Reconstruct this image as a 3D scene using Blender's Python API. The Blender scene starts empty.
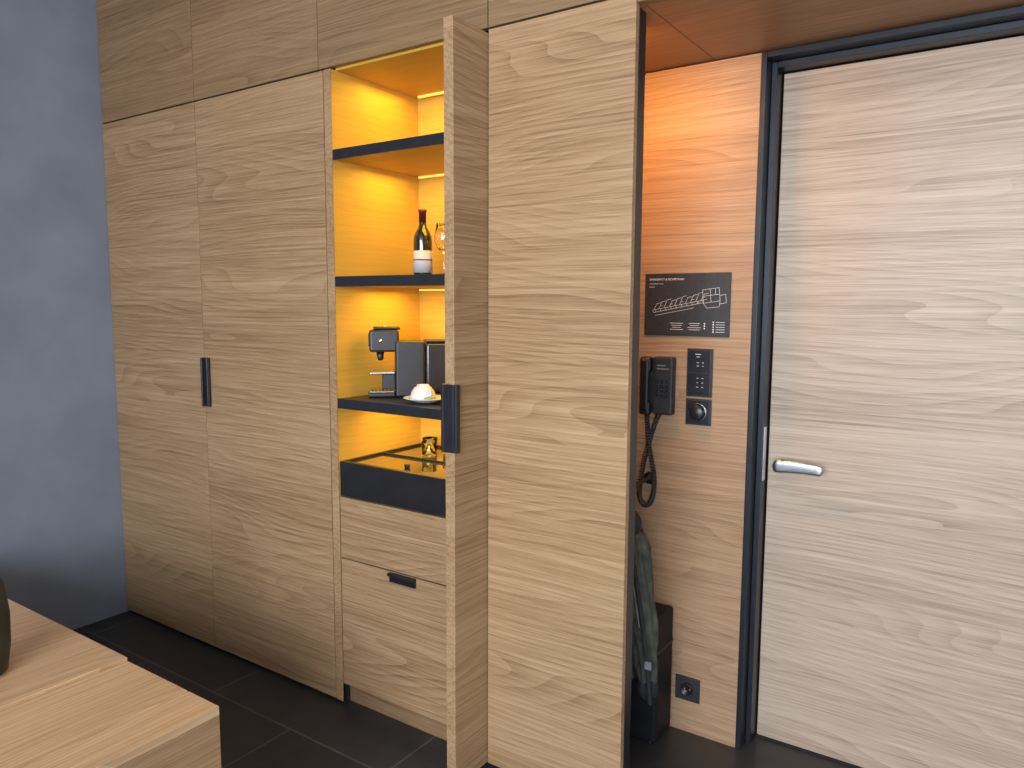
import bpy, bmesh, math, random
from mathutils import Vector, Matrix
random.seed(4)
S=bpy.context.scene
COL=S.collection
# ------------------------------------------------------------ node helpers
def newmat(name):
    m=bpy.data.materials.new(name); m.use_nodes=True
    nt=m.node_tree; b=nt.nodes['Principled BSDF']
    return m,nt,b
def N(nt,t,**k):
    n=nt.nodes.new(t)
    for a,v in k.items(): setattr(n,a,v)
    return n
def M(nt,op,a,b=None,c=None):
    n=nt.nodes.new('ShaderNodeMath'); n.operation=op
    for i,v in enumerate((a,b,c)):
        if v is None: continue
        if hasattr(v,'is_output'): nt.links.new(v,n.inputs[i])
        else: n.inputs[i].default_value=v
    return n.outputs[0]
def ramp(nt,fac,stops):
    r=nt.nodes.new('ShaderNodeValToRGB')
    el=r.color_ramp.elements
    while len(el)<len(stops): el.new(.5)
    for e,(p,c) in zip(el,stops):
        e.position=p; e.color=(*c,1)
    nt.links.new(fac,r.inputs[0]); return r.outputs[0]
def plain(name,col,rough=.5,metal=0,noise=0.0,nscale=20,spec=.5,coat=0,bump=0):
    m,nt,b=newmat(name)
    b.inputs['Roughness'].default_value=rough
    b.inputs['Metallic'].default_value=metal
    b.inputs['Specular IOR Level'].default_value=spec
    b.inputs['Coat Weight'].default_value=coat
    tc=N(nt,'ShaderNodeTexCoord'); no=N(nt,'ShaderNodeTexNoise')
    no.inputs['Scale'].default_value=nscale; no.inputs['Detail'].default_value=4
    nt.links.new(tc.outputs['Object'],no.inputs['Vector'])
    lo=tuple(max(0,c*(1-noise)) for c in col); hi=tuple(min(1,c*(1+noise)) for c in col)
    nt.links.new(ramp(nt,no.outputs[0],[(.3,lo),(.7,hi)]),b.inputs['Base Color'])
    if bump:
        bp=N(nt,'ShaderNodeBump'); bp.inputs['Strength'].default_value=bump; bp.inputs['Distance'].default_value=.004
        nt.links.new(no.outputs[0],bp.inputs['Height']); nt.links.new(bp.outputs[0],b.inputs['Normal'])
    return m
def wood(name,light,mid,dark,along='X',cross='Z',plank=.19,rough=.42,fig=1.0,contrast=1.0):
    m,nt,b=newmat(name)
    tc=N(nt,'ShaderNodeTexCoord'); oi=N(nt,'ShaderNodeObjectInfo')
    sep=N(nt,'ShaderNodeSeparateXYZ'); nt.links.new(tc.outputs['Object'],sep.inputs[0])
    o=dict(X=sep.outputs[0],Y=sep.outputs[1],Z=sep.outputs[2])
    other=[k for k in 'XYZ' if k not in (along,cross)][0]
    rnd=oi.outputs['Random']
    u=M(nt,'MULTIPLY_ADD',rnd,9.0,o[along]); v=M(nt,'MULTIPLY_ADD',rnd,3.7,o[cross]); w=o[other]
    idx=M(nt,'FLOOR',M(nt,'DIVIDE',v,plank))
    wn=N(nt,'ShaderNodeTexWhiteNoise',noise_dimensions='1D'); nt.links.new(idx,wn.inputs['W'])
    h=wn.outputs['Value']
    def vec(a,bb,c,off):
        cb=N(nt,'ShaderNodeCombineXYZ')
        nt.links.new(M(nt,'MULTIPLY_ADD',h,off,M(nt,'MULTIPLY',u,a)),cb.inputs[0])
        nt.links.new(M(nt,'MULTIPLY',v,bb),cb.inputs[1]); nt.links.new(M(nt,'MULTIPLY',w,c),cb.inputs[2])
        return cb.outputs[0]
    def noise(vc,det,ro):
        n=N(nt,'ShaderNodeTexNoise'); n.inputs['Scale'].default_value=1.0; n.inputs['Detail'].default_value=det; n.inputs['Roughness'].default_value=ro
        nt.links.new(vc,n.inputs['Vector']); return n.outputs[0]
    # growth rings: tightly spaced, nearly straight with occasional long arches
    warp=noise(vec(.55,3.6,3.6,3.0),1.6,.4)
    ph=M(nt,'MULTIPLY_ADD',warp,150.0*fig,M(nt,'MULTIPLY',v,260.0))
    saw=M(nt,'FRACT',M(nt,'DIVIDE',ph,6.2832))
    ring=M(nt,'POWER',saw,1.6)
    fade=noise(vec(.7,5.0,5.0,9.0),1.0,.5)
    ring=M(nt,'MULTIPLY',ring,M(nt,'MULTIPLY',fade,1.6))
    fib=noise(vec(5.0,240.0,240.0,11.0),4,.68)
    streak=noise(vec(1.1,85.0,85.0,17.0),4,.68)
    broad=noise(vec(.45,7.0,7.0,1.5),2.5,.55)
    s=M(nt,'MULTIPLY',ring,.17*contrast)
    s=M(nt,'MULTIPLY_ADD',fib,.72*contrast,s)
    s=M(nt,'MULTIPLY_ADD',streak,.66*contrast,s)
    s=M(nt,'MULTIPLY_ADD',broad,.44*contrast,s)
    s=M(nt,'MULTIPLY_ADD',h,.05*contrast,s)
    s=M(nt,'SUBTRACT',s,.988*contrast-.5)
    nt.links.new(ramp(nt,s,[(.20,light),(.50,mid),(.84,dark)]),b.inputs['Base Color'])
    nt.links.new(M(nt,'MULTIPLY_ADD',streak,.18,rough-.12),b.inputs['Roughness']); b.inputs['Specular IOR Level'].default_value=.3
    bp=N(nt,'ShaderNodeBump'); bp.inputs['Strength'].default_value=.14; bp.inputs['Distance'].default_value=.002
    nt.links.new(fib,bp.inputs['Height']); nt.links.new(bp.outputs[0],b.inputs['Normal'])
    return m
# ------------------------------------------------------------ geometry helpers
def mesh_obj(name,verts,faces,mat,smooth=False,loc=None):
    me=bpy.data.meshes.new(name); me.from_pydata(verts,[],faces)
    o=bpy.data.objects.new(name,me); COL.objects.link(o)
    if mat: me.materials.append(mat)
    if smooth:
        for p in me.polygons: p.use_smooth=True
    if loc is not None: o.location=loc
    return o
def box(name,x0,x1,y0,y1,z0,z1,mat,bev=0.0015,seg=2):
    c=Vector(((x0+x1)/2,(y0+y1)/2,(z0+z1)/2)); hx,hy,hz=(x1-x0)/2,(y1-y0)/2,(z1-z0)/2
    bm=bmesh.new(); bmesh.ops.create_cube(bm,size=2)
    for v in bm.verts: v.co=Vector((v.co.x*hx,v.co.y*hy,v.co.z*hz))
    if bev>0:
        bmesh.ops.bevel(bm,geom=bm.edges[:],offset=min(bev,hx*.9,hy*.9,hz*.9),segments=seg,profile=.5,affect='EDGES')
    me=bpy.data.meshes.new(name); bm.to_mesh(me); bm.free()
    o=bpy.data.objects.new(name,me); COL.objects.link(o); o.location=c
    if mat: me.materials.append(mat)
    return o
def lathe(name,prof,mat,loc=(0,0,0),n=40,smooth=True):
    vs=[];fs=[]
    for r,z in prof:
        for i in range(n):
            a=2*math.pi*i/n; vs.append((r*math.cos(a),r*math.sin(a),z))
    for k in range(len(prof)-1):
        for i in range(n):
            j=(i+1)%n; fs.append((k*n+i,k*n+j,(k+1)*n+j,(k+1)*n+i))
    if prof[0][0]>1e-5: fs.append(tuple(range(n))[::-1])
    if prof[-1][0]>1e-5: fs.append(tuple((len(prof)-1)*n+i for i in range(n)))
    return mesh_obj(name,vs,fs,mat,smooth,loc)
def tube(name,pts,r,mat,cyc=False,res=3,kind='POLY'):
    cu=bpy.data.curves.new(name,'CURVE'); cu.dimensions='3D'; cu.bevel_depth=r; cu.bevel_resolution=res; cu.use_fill_caps=True
    sp=cu.splines.new(kind); sp.points.add(len(pts)-1)
    for p,q in zip(sp.points,pts): p.co=(*q,1)
    sp.use_cyclic_u=cyc
    if kind=='NURBS': sp.order_u=4; sp.use_endpoint_u=True; sp.resolution_u=8
    cu.materials.append(mat)
    o=bpy.data.objects.new(name,cu); COL.objects.link(o); return o
def group(name,loc,parts,rotz=0):
    e=bpy.data.objects.new(name,None); e.empty_display_size=.1; COL.objects.link(e)
    for p in parts:
        p.parent=e; p.matrix_parent_inverse=Matrix.Translation(Vector(loc)).inverted() if rotz is None else Matrix.Identity(4)
    e.location=loc
    if rotz: e.rotation_euler=(0,0,rotz)
    return e
def wgroup(name,loc,parts): return group(name,loc,parts,None)   # parts given in world coords
# ------------------------------------------------------------ materials
L=(.47,.31,.175); Md=(.345,.212,.108); Dk=(.17,.092,.042)
W_cab=wood('veneer_elm',L,Md,Dk,'X','Z',.23,.45,1.0)
W_side=wood('veneer_elm_side',L,Md,Dk,'Y','Z',.23,.45,.8)
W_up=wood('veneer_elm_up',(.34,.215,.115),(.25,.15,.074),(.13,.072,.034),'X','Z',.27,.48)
W_door=wood('veneer_door',(.52,.41,.31),(.40,.305,.225),(.21,.15,.10),'X','Z',.28,.42,1.1,1.1)
W_in=wood('veneer_inside',(.64,.41,.07),(.56,.335,.05),(.42,.23,.03),'X','Z',.3,.55,.8,.55)  # minibar wood: yellow LED glow painted into the base colour
W_inY_lit=wood('veneer_inside_y_led_tint',(.64,.41,.07),(.56,.335,.05),(.42,.23,.03),'Y','Z',.3,.55,.8,.55)  # same painted-in LED yellow, grain along Y
W_wall=wood('veneer_entry_wall',(.44,.285,.17),(.34,.21,.118),(.19,.108,.056),'X','Z',.27,.45)
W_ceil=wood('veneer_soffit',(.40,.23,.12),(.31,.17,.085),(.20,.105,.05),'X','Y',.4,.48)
W_bench=wood('veneer_bench',(.68,.47,.28),(.55,.36,.20),(.33,.195,.10),'Y','X',.5,.36,.8,1.1)
Black=plain('black_lacquer',(.012,.013,.016),.35,0,.2)
BlackM=plain('black_matt',(.018,.019,.022),.55,0,.25,60)
Carc=plain('dark_carcass',(.012,.010,.009),.8)
Frame=plain('anthracite_metal',(.014,.018,.026),.38,.3,.15)
Plaster=plain('slate_grey_plaster',(.20,.22,.262),.85,0,.12,4,bump=.3)
White=plain('white_paint',(.62,.62,.62),.8,0,.03)
Porc=plain('porcelain',(.70,.71,.72),.2,0,.02,spec=.6)
Chrome=plain('chrome',(.75,.77,.8),.18,1,.02)
Steel=plain('brushed_steel',(.62,.66,.72),.28,1,.05)
Shelf=plain('shelf_laminate',(.014,.015,.019),.35,0,.2,spec=.5)
TrayG=plain('tray_glass_top',(.22,.22,.22),.05,.75,.05,spec=1.0,coat=1.0)
def glassmat(name,col,rough=0.0,ior=1.45):
    m,nt,b=newmat(name); b.inputs['Base Color'].default_value=(*col,1); b.inputs['Roughness'].default_value=rough
    b.inputs['Transmission Weight'].default_value=1; b.inputs['IOR'].default_value=ior; return m
Glass=glassmat('clear_glass',(1,1,1))
def emis(name,col,st):
    m,nt,b=newmat(name); b.inputs['Emission Color'].default_value=(*col,1); b.inputs['Emission Strength'].default_value=st
    b.inputs['Base Color'].default_value=(*col,1); return m
LED=emis('led_warm',(1,.58,.10),1.1)
# floor tiles
FT,nt,b=newmat('dark_stone_tiles')
g=N(nt,'ShaderNodeNewGeometry'); br=N(nt,'ShaderNodeTexBrick'); br.offset=.5
mp=N(nt,'ShaderNodeMapping'); mp.inputs['Location'].default_value=(.25,.16,0)
nt.links.new(g.outputs['Position'],mp.inputs[0]); nt.links.new(mp.outputs[0],br.inputs['Vector'])
br.inputs['Scale'].default_value=1; br.inputs['Brick Width'].default_value=.9; br.inputs['Row Height'].default_value=.45; br.inputs['Mortar Size'].default_value=.004
br.inputs['Color1'].default_value=(.022,.021,.022,1); br.inputs['Color2'].default_value=(.034,.032,.032,1); br.inputs['Mortar'].default_value=(.085,.080,.076,1)
no=N(nt,'ShaderNodeTexNoise'); no.inputs['Scale'].default_value=9; no.inputs['Detail'].default_value=6; nt.links.new(g.outputs['Position'],no.inputs['Vector'])
mx=N(nt,'ShaderNodeMixRGB',blend_type='MULTIPLY'); mx.inputs[0].default_value=.5
nt.links.new(br.outputs['Color'],mx.inputs[1]); nt.links.new(ramp(nt,no.outputs[0],[(.3,(.6,.6,.6)),(.7,(1.3,1.3,1.3))]),mx.inputs[2])
nt.links.new(mx.outputs[0],b.inputs['Base Color']); b.inputs['Roughness'].default_value=.4
# ------------------------------------------------------------ dimensions
XL=-3.52; D=1.863; D2=2.4225; D3=2.535; XR=2.3; YB=-2.6; HC=2.98
# ------------------------------------------------------------ room shell
box('floor',XL-.1,XR+.1,YB-.1,2.75,-.1,0,FT,0)
box('wall_left',XL-.1,XL,YB-.1,2.75,0,HC,Plaster,0)
box('wall_right',XR,XR+.1,YB-.1,2.75,0,HC,White,0)
box('ceiling',XL-.1,XR+.1,YB-.1,2.75,HC,HC+.1,White,0)
wx0,wx1,wz0,wz1=-1.4,2.0,.8,2.75
box('wall_back',XL,wx0,YB-.1,YB,0,HC,White,0)
box('wall_back.001',wx1,XR,YB-.1,YB,0,HC,White,0)
box('wall_back.002',wx0,wx1,YB-.1,YB,wz1,HC,White,0)
box('wall_back.003',wx0,wx1,YB-.1,YB,0,wz0,White,0)
fr=[]
t=.05
fr.append(box('frame_bottom',wx0,wx1,YB-.08,YB-.03,wz0,wz0+t,Frame)); fr.append(box('frame_top',wx0,wx1,YB-.08,YB-.03,wz1-t,wz1,Frame))
for i,xx in enumerate((wx0,(wx0+wx1)/2-t/2,wx1-t)): fr.append(box('frame_post_%d'%i,xx,xx+t,YB-.08,YB-.03,wz0+t,wz1-t,Frame))
wgroup('window_1',(.3,YB-.05,1.4),fr)
box('wall_entry',-1.345,-.716,D2,D2+.03,0,2.272,W_wall,0)
box('wall_entry.001',.36,XR,D2,D2+.2,0,2.272,W_wall,0)
box('wall_front',XL,XR,2.64,2.74,0,HC,Carc,0)
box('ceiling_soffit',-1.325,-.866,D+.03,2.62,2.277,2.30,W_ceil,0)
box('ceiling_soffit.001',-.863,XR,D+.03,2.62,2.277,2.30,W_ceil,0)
box('wall_fascia',-.875,XR,D,D+.025,2.277,HC,W_up,0)
# ------------------------------------------------------------ wardrobe
g_=.002
box('wardrobe_door',XL+.003,-2.812-g_,D,D+.022,.012,2.300,W_cab)
box('wardrobe_door.001',-2.812+g_,-2.060-.001,D,D+.022,.012,2.300,W_cab)
xs=[XL+.003,-2.812,-2.082,-1.353,-.878]
for i in range(4):
    box('overhead_cabinet_panel' + ('' if i==0 else '.%03d'%i),xs[i]+g_,xs[i+1]-g_,D,D+.022,2.306,HC-.003,W_up)
box('wardrobe_carcass',XL+.002,-2.064,D+.024,2.42,0.0,2.30,Carc,0)
box('overhead_carcass',XL+.002,-.88,D+.024,2.42,2.325,HC-.003,Carc,0)
def pull(name,x0,x1,y0,y1,z0,z1):
    a=box('plate',x0,x1,y0,y1,z0,z1,Black,.003,3)
    b2=box('lip',x0,x0+.010,y0-.012,y0+.002,z0,z1,Black,.003,3)
    c=box('grip',x1-.009,x1,y0-.006,y0+.002,z0,z1,Black,.003,3)
    return wgroup(name,((x0+x1)/2,y0,(z0+z1)/2),[a,b2,c])
pull('cabinet_pull_handle',-2.806,-2.768,D-.012,D-.0005,1.068,1.272)
p1=box('panel_face',-1.350,-.878,D,D+.022,.012,2.300,W_cab)
p2=box('panel_core',-1.345,-.8785,D+.0225,D+.066,.012,2.272,Black,.001)
wgroup('partition_panel',(-1.114,D,1.15),[p1,p2])
box('niche_side_wall',-1.350,-1.332,D+.07,2.42,0,2.275,W_wall,0)
# ------------------------------------------------------------ minibar cabinet
parts=[]
x0,x1=-2.02,-1.412
YBk=2.315
parts.append(box('side_left',-2.054,x0,D+.002,YBk,.80,2.300,W_inY_lit,.001))  # upper part has the LED yellow in its colour, lower part plain elm
parts.append(box('side_left_lower',-2.054,x0,D+.002,YBk,.08,.799,W_side,.001))
parts.append(box('side_left_foot',-2.054,x0,D+.03,YBk,.0,.079,Carc,.001))
parts.append(box('side_left_edge',-2.0545,x0+.001,D-.001,D+.0015,.012,2.300,W_side,.0005))
parts.append(box('side_right',x1,-1.393,D+.03,YBk,.0,2.300,W_inY_lit,.001))
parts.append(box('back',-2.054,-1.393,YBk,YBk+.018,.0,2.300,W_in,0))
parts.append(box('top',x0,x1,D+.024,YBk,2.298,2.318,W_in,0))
for i,z in enumerate((2.028,1.591,1.157)):
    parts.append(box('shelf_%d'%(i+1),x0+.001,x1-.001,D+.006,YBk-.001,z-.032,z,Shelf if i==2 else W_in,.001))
    parts.append(box('shelf_edge_%d'%(i+1),x0+.001,x1-.001,D+.001,D+.0055,z-.034,z+.001,Shelf,.001))
    if i<2: parts.append(box('shelf_top_%d'%(i+1),x0+.001,x1-.001,D+.006,YBk-.001,z+.0002,z+.002,Shelf,0))
parts.append(box('tray_front',x0+.004,x1-.004,D+.003,D+.025,.803,.929,Black,.002))
parts.append(box('tray_glass_top',x0+.018,x1-.018,D+.026,YBk-.018,.905,.9215,TrayG,.001))
parts.append(box('tray_rim_left',x0+.004,x0+.017,D+.026,YBk-.004,.905,.929,Black,.001))
parts.append(box('tray_rim_right',x1-.017,x1-.004,D+.026,YBk-.004,.905,.929,Black,.001))
parts.append(box('tray_rim_back',x0+.018,x1-.018,YBk-.017,YBk-.004,.905,.929,Black,.001))
parts.append(box('tray_cross_bar',x0+.018,x1-.018,2.075,2.083,.9217,.9285,Black,.001))
parts.append(lathe('tray_knob',[(.009,0),(.011,.008),(.010,.012),(0,.013)],Black,(-1.765,1.95,.9217),20))
parts.append(box('drawer_upper',x0+.002,x1-.002,D+.003,D+.024,.571,.797,W_cab))
parts.append(box('drawer_lower',x0+.002,x1-.002,D+.003,D+.024,.082,.566,W_cab))
parts.append(box('drawer_body',x0+.003,x1-.003,D+.03,YBk-.003,.09,.80,Carc,0))
parts.append(box('kick_board',x0+.002,x1-.002,D+.035,D+.05,.0,.079,W_up,0))
for k,(y,z) in enumerate(((2.285,2.290),(2.285,1.986),(2.285,1.549),(2.285,1.115))):
    parts.append(box('led_profile_%d'%k,x0+.03,x1-.02,y-.006,y+.006,z,z+.006,LED,0))
    la=bpy.data.lights.new('minibar_led','AREA'); la.shape='RECTANGLE'; la.size=.54; la.size_y=.22; la.energy=(4.4,3.6,3.6,2.8)[k]; la.color=(1,.56,.05)
    lo=bpy.data.objects.new('minibar_led',la); COL.objects.link(lo); lo.location=((x0+x1)/2,y-.18,z-.003)
hp=[box('handle_plate',-1.772,-1.652,D-.007,D+.001,.532,.566,Black,.003,3),box('handle_lip',-1.772,-1.652,D-.018,D-.006,.556,.566,Black,.003,3)]
parts+=hp
wgroup('minibar_cabinet',((x0+x1)/2,D,0),parts)
# open pocket door
dp=[box('leaf',-1.388,-1.3535,1.70,2.24,.012,2.292,W_side,.0015)]
dp.append(box('pull_edge',-1.390,-1.3515,1.693,1.6995,1.063,1.265,Black,.002))
dp.append(box('pull_lip',-1.3534,-1.340,1.692,1.712,1.063,1.265,Black,.003,3))
dp.append(box('pull_lip_inner',-1.3990,-1.3885,1.692,1.708,1.063,1.265,Black,.003,3))
wgroup('minibar_door',(-1.37,1.97,1.15),dp)
# ------------------------------------------------------------ entrance door
fr=[]
fr.append(box('jamb_outer',-.715,-.698,D2-.004,2.60,0,2.272,Frame,.002))
fr.append(box('jamb_inner',-.6975,-.680,D2+.05,2.60,0,2.253,Frame,.002))
fr.append(box('jamb_right',.30,.34,D2-.004,2.60,0,2.272,Frame,.002))
fr.append(box('head_outer',-.6975,.2995,D2-.004,2.60,2.254,2.272,Frame,.002))
fr.append(box('head_inner',-.6795,.2995,D2+.05,2.60,2.234,2.2535,Frame,.002))
fr.append(box('strike_plate',-.6798,-.6765,D2+.06,D2+.085,.92,1.10,Steel,.001))
wgroup('door_frame',(-.2,D2,0),fr)
box('door_1',-.6755,.297,D3,D3+.05,.008,2.230,W_door,.002)
lv=[]
ro=lathe('rosette',[(0,0),(.016,0),(.016,.006),(.013,.008),(.0,.008)],Steel); ro.rotation_euler=(math.pi/2,0,0); ro.location=(-.625,D3,.975); lv.append(ro)
nk=lathe('neck',[(.010,0),(.010,.045)],Steel); nk.rotation_euler=(math.pi/2,0,0); nk.location=(-.625,D3-.005,.975); lv.append(nk)
vs=[];fs=[];nn=28
for k in range(25):
    q=k/24; x=-.648+.160*q
    e=min(1,math.sqrt(max(0,1-(1-min(q/.09,1))**2)))*min(1,math.sqrt(max(0,1-(1-min((1-q)/.09,1))**2)))
    e=max(e,.03); hz=(.0215-.0045*q)*e; hy=.0085*max(e,.3)
    for i in range(nn):
        a=2*math.pi*i/nn; cx_,sx_=math.cos(a),math.sin(a)
        vs.append((x,D3-.053+hy*math.copysign(abs(cx_)**.6,cx_),.975+.004*math.sin(q*3)+hz*math.copysign(abs(sx_)**.6,sx_)))
for k in range(24):
    for i in range(nn):
        j=(i+1)%nn; fs.append((k*nn+i,(k+1)*nn+i,(k+1)*nn+j,k*nn+j))
fs.append(tuple(range(nn))); fs.append(tuple(24*nn+i for i in range(nn))[::-1])
lv.append(mesh_obj('grip',vs,fs,Steel,True))
wgroup('door_lever_handle',(-.628,D3,.975),lv)
# ------------------------------------------------------------ phone wall items
Yw=D2
Ink=plain('white_ink',(.72,.72,.72),.6)
Ink2=plain('red_ink',(.5,.08,.06),.6)
pp=[box('board',-1.083,-.785,Yw-.006,Yw-.0005,1.394,1.604,BlackM,.001)]
def strip(x,z,w,h,ang=0,mat=Ink,list_=None,y=Yw-.0066):
    ca,sa=math.cos(ang),math.sin(ang)
    vs=[]
    for a,b_ in ((-w/2,-h/2),(w/2,-h/2),(w/2,h/2),(-w/2,h/2)): vs.append((x+a*ca-b_*sa,y,z+a*sa+b_*ca))
    o=mesh_obj('ink_line',vs,[(0,1,2,3)],mat); list_.append(o)
ink=[]
def text(s,x,z,size,lst,y=Yw-.0068,mat=Ink):
    cu=bpy.data.curves.new('lettering','FONT'); cu.body=s; cu.size=size; cu.materials.append(mat)
    o=bpy.data.objects.new('lettering',cu); COL.objects.link(o); o.location=(x,y,z); o.rotation_euler=(math.pi/2,0,0); lst.append(o)
text('EMERGENCY & ESCAPE PLAN',-1.066,1.581,.0095,ink); text('Ground floor, level 1',-1.066,1.568,.006,ink); text('Room 1',-1.066,1.557,.006,ink)
def ln(ax,az,bx_,bz_,w=.0009,mat=Ink):
    d=math.hypot(bx_-ax,bz_-az); strip((ax+bx_)/2,(az+bz_)/2,d,w,math.atan2(bz_-az,bx_-ax),mat,ink)
for i in range(10):
    ax=-1.048+i*.0185; az=1.482+i*.0036
    hgt=.020+.003*(i%3)
    ln(ax,az,ax+.010,az+hgt); ln(ax+.010,az+hgt,ax+.0245,az+hgt+.003)
    if i%2: ln(ax+.004,az+.008,ax+.013,az+.010)
    ln(ax+.006,az-.010,ax+.006,az-.001)
ln(-1.052,1.480,-.862,1.517); ln(-1.050,1.472,-.880,1.505); ln(-1.052,1.480,-1.050,1.472)
ln(-1.044,1.462,-.905,1.489)
for (ax,az,bx_,bz_) in ((-.878,1.548,-.822,1.555),(-.822,1.555,-.818,1.512),(-.818,1.512,-.874,1.504),(-.874,1.504,-.878,1.548),(-.876,1.527,-.820,1.534),(-.852,1.551,-.848,1.508),(-.835,1.553,-.833,1.532),(-.818,1.530,-.800,1.533),(-.800,1.533,-.797,1.506),(-.797,1.506,-.818,1.503),(-.874,1.504,-.862,1.488),(-.862,1.488,-.82,1.493),(-.82,1.493,-.818,1.512)):
    ln(ax,az,bx_,bz_)
strip(-.89,1.507,.005,.005,.3,Ink2,ink)
for c in range(2):
    for r in range(4): strip(-.965+c*.062+.0,1.437-r*.007,.046-.008*((r+c)%3),.0012,0,Ink,ink)
for r in range(5): strip(-.815,1.442-r*.008,.03,.0012,0,Ink,ink); strip(-.838,1.442-r*.008,.0042,.0042,0,Ink,ink)
for r in range(3): strip(-.868,1.437-r*.008,.0042,.0042,0,Ink,ink)
wgroup('evacuation_plan_sign',(-.934,Yw,1.5),pp+ink)
sp=[box('plate_back',-.925,-.836,Yw-.006,Yw-.0005,1.192,1.354,BlackM,.002),
    box('button_field_upper',-.919,-.842,Yw-.009,Yw-.0062,1.276,1.349,Black,.002),
    box('button_field_lower',-.919,-.842,Yw-.009,Yw-.0062,1.198,1.271,Black,.002)]
ik=[]
for r,(z,w) in enumerate(((1.335,.02),(1.326,.012),(1.307,.008),(1.296,.008),(1.255,.006),(1.240,.006),(1.225,.006))):
    strip(-.885,z,w,.0016,0,Ink,ik,Yw-.0094)
    if r>1: strip(-.868,z,.006,.0016,0,Ink,ik,Yw-.0094)
wgroup('room_control_switch',(-.88,Yw,1.27),sp+ik)
th=[box('plate_back',-.925,-.836,Yw-.006,Yw-.0005,1.096,1.185,BlackM,.002),box('plate_front',-.919,-.842,Yw-.009,Yw-.0062,1.102,1.179,Black,.002)]
kn=lathe('dial_knob',[(0,.022),(.022,.022),(.026,.018),(.027,0)][::-1],Black,n=48); kn.rotation_euler=(math.pi/2,0,0); kn.location=(-.8805,Yw-.009,1.1405); th.append(kn)
arc=[(-.8805+.029*math.cos(a),Yw-.0125,1.1405+.029*math.sin(a)) for a in [math.radians(-70+i*7) for i in range(26)]]
th.append(tube('dial_ring',arc,.0014,Steel))
wgroup('thermostat_dial',(-.8805,Yw,1.14),th)
so=[box('plate_back',-.933,-.844,Yw-.006,Yw-.0005,.117,.204,BlackM,.002)]
sr=lathe('socket_ring',[(0,.002),(.016,.002),(.019,.010),(.022,.010),(.022,.0)][::-1],Black,n=40); sr.rotation_euler=(math.pi/2,0,0); sr.location=(-.8885,Yw-.006,.1605); so.append(sr)
for dx in (-.0095,.0095):
    so.append(lathe('pin_hole',[(0,.0),(.0026,0),(.0026,.001),(0,.001)],Steel,n=12)); so[-1].rotation_euler=(math.pi/2,0,0); so[-1].location=(-.8885+dx,Yw-.0085,.1605)
wgroup('wall_socket',(-.8885,Yw,.16),so)
# wall telephone
te=[]
te.append(box('base_unit',-1.032,-.963,Yw-.035,Yw-.0005,1.125,1.322,BlackM,.006,3))
te.append(box('cradle',-1.075,-1.032,Yw-.022,Yw-.0005,1.130,1.318,BlackM,.005,3))
te.append(box('handset_bar',-1.072,-1.040,Yw-.062,Yw-.040,1.135,1.315,Black,.009,4))
te.append(box('handset_ear',-1.075,-1.036,Yw-.058,Yw-.0225,1.268,1.322,Black,.010,4))
te.append(box('handset_mouth',-1.075,-1.036,Yw-.058,Yw-.0225,1.122,1.170,Black,.010,4))
for r in range(4):
    for c in range(3):
        te.append(box('key',-1.022+c*.018,-1.010+c*.018,Yw-.038,Yw-.034,1.235-r*.016,1.244-r*.016,Frame,.001))
GreyP=plain('grey_print',(.16,.16,.17),.6)
te.append(box('display_label',-1.020,-.976,Yw-.0358,Yw-.0345,1.280,1.284,GreyP,.0003))
te.append(box('display_label_2',-1.020,-.990,Yw-.0358,Yw-.0345,1.291,1.295,GreyP,.0003))
P=[Vector((-1.055,Yw-.03,1.125)),Vector((-1.045,Yw-.03,1.02)),Vector((-1.022,Yw-.03,.90)),Vector((-1.030,Yw-.03,.82)),Vector((-1.058,Yw-.028,.80)),Vector((-1.078,Yw-.026,.84)),Vector((-1.065,Yw-.024,.95)),Vector((-1.04,Yw-.022,1.05)),Vector((-1.015,Yw-.02,1.126))]
def cr(P,t):
    n=len(P)-1; s=min(int(t*n),n-1); u=t*n-s
    p0=P[max(s-1,0)];p1_=P[s];p2_=P[s+1];p3=P[min(s+2,n)]
    return .5*((2*p1_)+(-p0+p2_)*u+(2*p0-5*p1_+4*p2_-p3)*u*u+(-p0+3*p1_-3*p2_+p3)*u**3)
pts=[];turns=100
for i in range(turns*10+1):
    t_=i/(turns*10); c=cr(P,t_); d=(cr(P,min(t_+.002,1))-cr(P,max(t_-.002,0))).normalized()
    n_=Vector((0,1,0)); b_=d.cross(n_).normalized(); n_=b_.cross(d)
    a=2*math.pi*turns*t_; pts.append(c+(n_*math.cos(a)+b_*math.sin(a))*.0065)
te.append(tube('coiled_cord',pts,.0029,BlackM,res=2))
wgroup('wall_telephone',(-1.02,Yw,1.22),te)
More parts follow.
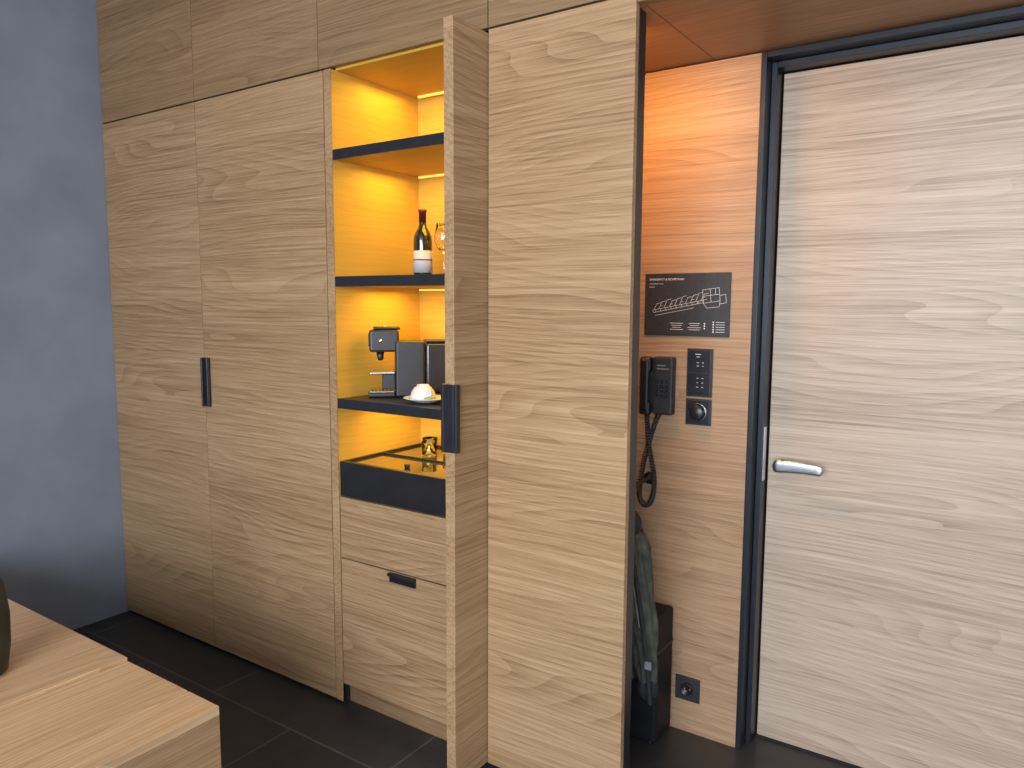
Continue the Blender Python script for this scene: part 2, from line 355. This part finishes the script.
# ------------------------------------------------------------ things in open niche
DarkB=plain('black_case_shell',(.008,.008,.010),.6,0,.2,spec=.25)
lb=[box('case_body',-1.322,-.940,2.262,2.405,.012,.455,DarkB,.012,4),
    box('case_lid_seam',-1.323,-.939,2.261,2.406,.33,.336,Black,.001)]
for i,(a,b_) in enumerate(((-1.30,2.285),(-.965,2.285),(-1.30,2.385),(-.965,2.385))): lb.append(lathe('foot_%d'%i,[(.012,0),(.014,.014)],Black,(a,b_,0),16))
wgroup('luggage_case',(-1.14,2.33,0),lb)
Olive=plain('charcoal_olive_fabric',(.048,.048,.036),.85,0,.55,26,bump=.6)
DarkF=plain('dark_fabric',(.012,.013,.016),.8,0,.3,40,bump=.5)
GreyF=plain('grey_lining',(.16,.165,.17),.8,0,.2,40)
def drape(name,cx,cy,rings,mat,seed,nfold,amp,lean=(0,0)):
    rnd=random.Random(seed); n=72; vs=[];fs=[]; ph=[rnd.uniform(0,6.28) for _ in range(5)]
    K=40; z0=rings[0][0]; z1=rings[-1][0]
    def samp(z):
        for (za,ra,sa),(zb,rb,sb) in zip(rings,rings[1:]):
            if min(za,zb)-1e-6<=z<=max(za,zb)+1e-6:
                u=(z-za)/(zb-za); u=u*u*(3-2*u); return ra+(rb-ra)*u, sa+(sb-sa)*u
        return rings[-1][1:]
    for k in range(K+1):
        z=z0+(z1-z0)*k/K; rx,ry=samp(z); q=k/K
        for i in range(n):
            a=2*math.pi*i/n
            f=1+amp*(math.sin(nfold*a+ph[0]+2.2*math.sin(z*9+ph[1]))*(.4+.8*q)+.6*math.sin((nfold*2-1)*a+ph[2]+z*22)+.5*math.sin(3*a+z*31+ph[3]))
            vs.append((cx+rx*f*math.cos(a)+lean[0]*q,cy+ry*f*math.sin(a)+lean[1]*q,z+.006*math.sin(5*a+ph[4])*(1 if k in(0,K) else .4)))
    for k in range(K):
        for i in range(n):
            j=(i+1)%n; fs.append((k*n+i,(k+1)*n+i,(k+1)*n+j,k*n+j))
    fs.append(tuple(range(n))); fs.append(tuple(K*n+i for i in range(n))[::-1])
    return mesh_obj(name,vs,fs,mat,True)
ck=[]
ck.append(drape('jacket_body',-1.035,2.165,[(.86,.03,.03),(.81,.066,.045),(.72,.090,.058),(.60,.100,.063),(.45,.104,.064),(.30,.098,.06)],Olive,3,6,.09))
ck.append(drape('jacket_sleeve',-.965,2.135,[(.78,.026,.026),(.70,.038,.036),(.5,.042,.040),(.38,.038,.038),(.31,.032,.032)],Olive,8,5,.09,(.045,0)))
ck.append(drape('sleeve_cuff',-.918,2.137,[(.310,.030,.032),(.28,.032,.033),(.255,.027,.028)],DarkF,5,5,.05))
ck.append(drape('jacket_hood',-1.01,2.135,[(.865,.028,.022),(.81,.056,.040),(.75,.052,.040),(.70,.034,.022)],DarkF,9,4,.08))
ck.append(tube('strap',[(-1.02,2.11,.83),(-.965,2.10,.74),(-.935,2.088,.6),(-.905,2.085,.45),(-.893,2.09,.32),(-.892,2.10,.25)],.007,DarkF,kind='NURBS'))
ck.append(tube('zip',[(-1.0,2.10,.80),(-.965,2.093,.7),(-.945,2.083,.6),(-.925,2.08,.5)],.002,GreyF,kind='NURBS'))
ck.append(box('strap_buckle',-.905,-.883,2.078,2.086,.37,.395,GreyF,.002))
ck.append(tube('hanging_loop',[(-1.035,2.165,.85),(-1.042,2.19,.885),(-1.05,2.20,.902)],.003,DarkF,kind='NURBS'))
wgroup('hanging_jacket',(-1.04,2.165,.6),ck)
hk=lathe('coat_hook',[(.022,0),(.022,.006),(.007,.010),(.007,.225),(.011,.230),(.011,.240),(0,.241)],Black,(-1.05,Yw-.0005,.892),24); hk.rotation_euler=(math.pi/2,0,0)
# ------------------------------------------------------------ minibar contents
bz=1.5935
Bot=plain('dark_bottle_glass',(.010,.012,.008),.08,0,.1,spec=.8,coat=.6)
Cap=plain('bottle_capsule',(.10,.015,.014),.3,.4,.1)
Lab=plain('paper_label',(.50,.49,.49),.7,0,.06,60)
LabD=plain('label_print',(.12,.05,.05),.7)
wb=[lathe('glass',[(0,.004),(.028,0),(.034,.004),(.0345,.02),(.0345,.135),(.033,.150),(.026,.168),(.017,.182),(.0135,.196),(.013,.236),(.0148,.238),(.0148,.246),(.013,.2475),(0,.2475)],Bot),
    lathe('label',[(.0349,.018),(.0349,.098)],Lab),
    lathe('capsule',[(.0139,.200),(.0136,.237),(.0153,.239),(.0153,.248),(0,.2485)],Cap),
    lathe('label_band',[(.0352,.062),(.0352,.067)],LabD)]
group('wine_bottle',(-1.845,2.135,bz),wb)
def wineglass(name,loc):
    o=lathe(name,[(0,.002),(.032,0),(.033,.002),(.006,.006),(.004,.012),(.0038,.085),(.008,.093),(.026,.108),(.034,.130),(.034,.155),(.028,.195),(.027,.195),(.0328,.155),(.0328,.131),(.025,.110),(.006,.096),(0,.0955)],Glass,loc)
    return o
wineglass('wine_glass',(-1.765,2.16,bz)); wineglass('wine_glass.001',(-1.69,2.21,bz)); wineglass('wine_glass.002',(-1.66,2.11,bz))
CB=plain('machine_black',(.012,.013,.016),.4,0,.1,coat=.1)
Tank=plain('smoked_tank',(.026,.028,.034),.2,0,.1,coat=.3)
cm=[]
cm.append(box('body',.098,.205,-.052,.052,.0,.205,CB,.008,4))
cm.append(box('water_tank',.2065,.300,-.046,.046,.012,.198,Tank,.012,4))
cm.append(box('tank_lid',.2065,.302,-.048,.048,.1985,.208,CB,.004,3))
cm.append(box('tank_base',.2055,.300,-.046,.046,.0,.0115,CB,.003,2))
cm.append(box('brew_head',.006,.112,-.042,.042,.165,.245,CB,.008,4))
cm.append(box('head_lid',.020,.118,-.036,.036,.2455,.256,CB,.006,3))
cm.append(box('head_trim',.0025,.0058,-.030,.030,.185,.232,Black,.001))
sp_=lathe('coffee_spout',[(.008,0),(.012,.010),(.014,.034)],CB,(.045,0,.132),24); cm.append(sp_)
cm.append(box('cup_rest',.006,.097,-.038,.038,.084,.092,Chrome,.003,3))
cm.append(box('cup_rest_post',.050,.0975,-.02,.02,.026,.084,CB,.003,2))
cm.append(box('drip_tray',.0,.0975,-.042,.042,.0,.016,CB,.005,3))
cm.append(box('drip_grid',.004,.094,-.038,.038,.0162,.0215,Chrome,.002,2))
for i in range(6): cm.append(box('grid_slot_%d'%i,.012+i*.013,.017+i*.013,-.03,.03,.0216,.0222,CB,0))
bt_=lathe('side_button',[(.007,0),(.007,.003),(0,.003)],Chrome,(.045,-.0415,.205),20); bt_.rotation_euler=(math.pi/2,0,0); cm.append(bt_)
for i,c in enumerate((-.012,.012)): cm.append(lathe('button_%d'%i,[(.007,0),(.007,.003),(0,.003)],Chrome,(.06,c,.256),20))
group('coffee_machine',(-1.975,1.975,1.1585),cm,math.radians(45))
Green=plain('green_napkin',(.25,.42,.18),.7)
sc=[lathe('saucer',[(0,.004),(.030,.001),(.036,.003),(.074,.016),(.077,.018),(.074,.019),(.036,.007),(0,.007)],Porc)]
sc.append(lathe('cup',[(.046,0),(.0475,.002),(.040,.030),(.028,.046),(.022,.049),(.022,.054),(.018,.054),(.017,.050),(0,.050)],Porc,(-.012,0,.0075)))
han=[(.035+.0,0,.018),(.058,0,.016),(.062,0,.03),(.048,0,.042),(.03,0,.040)]
hh=tube('cup_handle',[(x*math.cos(-.4)-.012,x*math.sin(-.4),z+.0075) for x,y,z in han],.004,Porc,kind='NURBS'); sc.append(hh)
sp2=box('sugar_sachet',.028,.060,-.045,-.015,.019,.024,Green,.002,2); sc.append(sp2)
group('coffee_cup_and_saucer',(-1.690,1.965,1.1585),sc)
for i,(a,b_) in enumerate(((-1.885,2.215),(-1.80,2.235),(-1.835,2.15))):
    lathe('tumbler_glass'+('' if i==0 else '.%03d'%i),[(0,0),(.024,0),(.027,.003),(.030,.055),(.0285,.055),(.0255,.008),(0,.008)],Glass,(a,b_,.9225))
# ------------------------------------------------------------ bench / sideboard
bt=.5
bx=[-3.515,-2.013,-1.725,-1.592]
bn=[]
for i in range(3): bn.append(box('top_%d'%i,bx[i]+.002,bx[i+1]-.002,.05,1.061,bt-.025,bt+(.010 if i==0 else 0),W_bench,.002))
bn.append(box('end_panel',-1.615,-1.5935,.05,1.060,0,bt-.0255,W_side,.001))
bn.append(box('front_panel',-3.51,-1.617,1.035,1.060,0.0,bt-.0255,W_cab,.001))
bn.append(box('body',-3.51,-1.617,.055,1.033,0.0,bt-.028,Carc,0))
wgroup('sideboard',(-2.5,.55,0),bn)
Vs=plain('dark_green_ceramic',(.018,.024,.022),.5,0,.4,12)
lathe('vase',[(0,.003),(.045,0),(.058,.01),(.068,.08),(.070,.16),(.062,.24),(.044,.29),(.036,.31),(.036,.335),(.040,.345),(.034,.345),(.030,.31),(0,.30)],Vs,(-2.225,.785,bt+.0105))
# ------------------------------------------------------------ lights
def area(name,loc,rot,sx,sy,e,col):
    la=bpy.data.lights.new(name,'AREA'); la.shape='RECTANGLE'; la.size=sx; la.size_y=sy; la.energy=e; la.color=col
    o=bpy.data.objects.new(name,la); COL.objects.link(o); o.location=loc; o.rotation_euler=rot; return o
area('daylight_window',(.3,YB-.14,1.78),(math.radians(90),0,0),3.3,1.9,330,(.83,.90,1.0))
# warm LED mounted on the rear of the partition panel, in the coat niche
nl=area('niche_led',(-1.13,1.965,2.25),(math.radians(24),0,0),.34,.05,8.5,(1,.42,.085))
box('niche_led_profile',-1.30,-.97,1.935,1.947,2.268,2.2765,LED,0)
w=bpy.data.worlds.new('world'); S.world=w; w.use_nodes=True
nt=w.node_tree; sk=nt.nodes.new('ShaderNodeTexSky'); sk.sky_type='NISHITA'; sk.sun_disc=False; sk.sun_elevation=math.radians(35)
nt.links.new(sk.outputs[0],nt.nodes['Background'].inputs[0]); nt.nodes['Background'].inputs[1].default_value=.25
# ------------------------------------------------------------ camera
f=750.0
X=-Vector((-1114,85.5,-f)).normalized(); Y=Vector((511,78,-f)).normalized(); Y=(Y-X*Y.dot(X)).normalized(); Z=X.cross(Y)
cam=bpy.data.cameras.new('camera'); cam.sensor_width=36; cam.lens=f/1024*36; cam.clip_start=.02
co=bpy.data.objects.new('camera',cam); COL.objects.link(co)
R=Matrix((X,Y,Z)).to_4x4(); co.matrix_world=Matrix.Translation((0,0,1.5))@R
S.camera=co
S.view_settings.view_transform='Standard'; S.view_settings.look='None'; S.view_settings.exposure=0
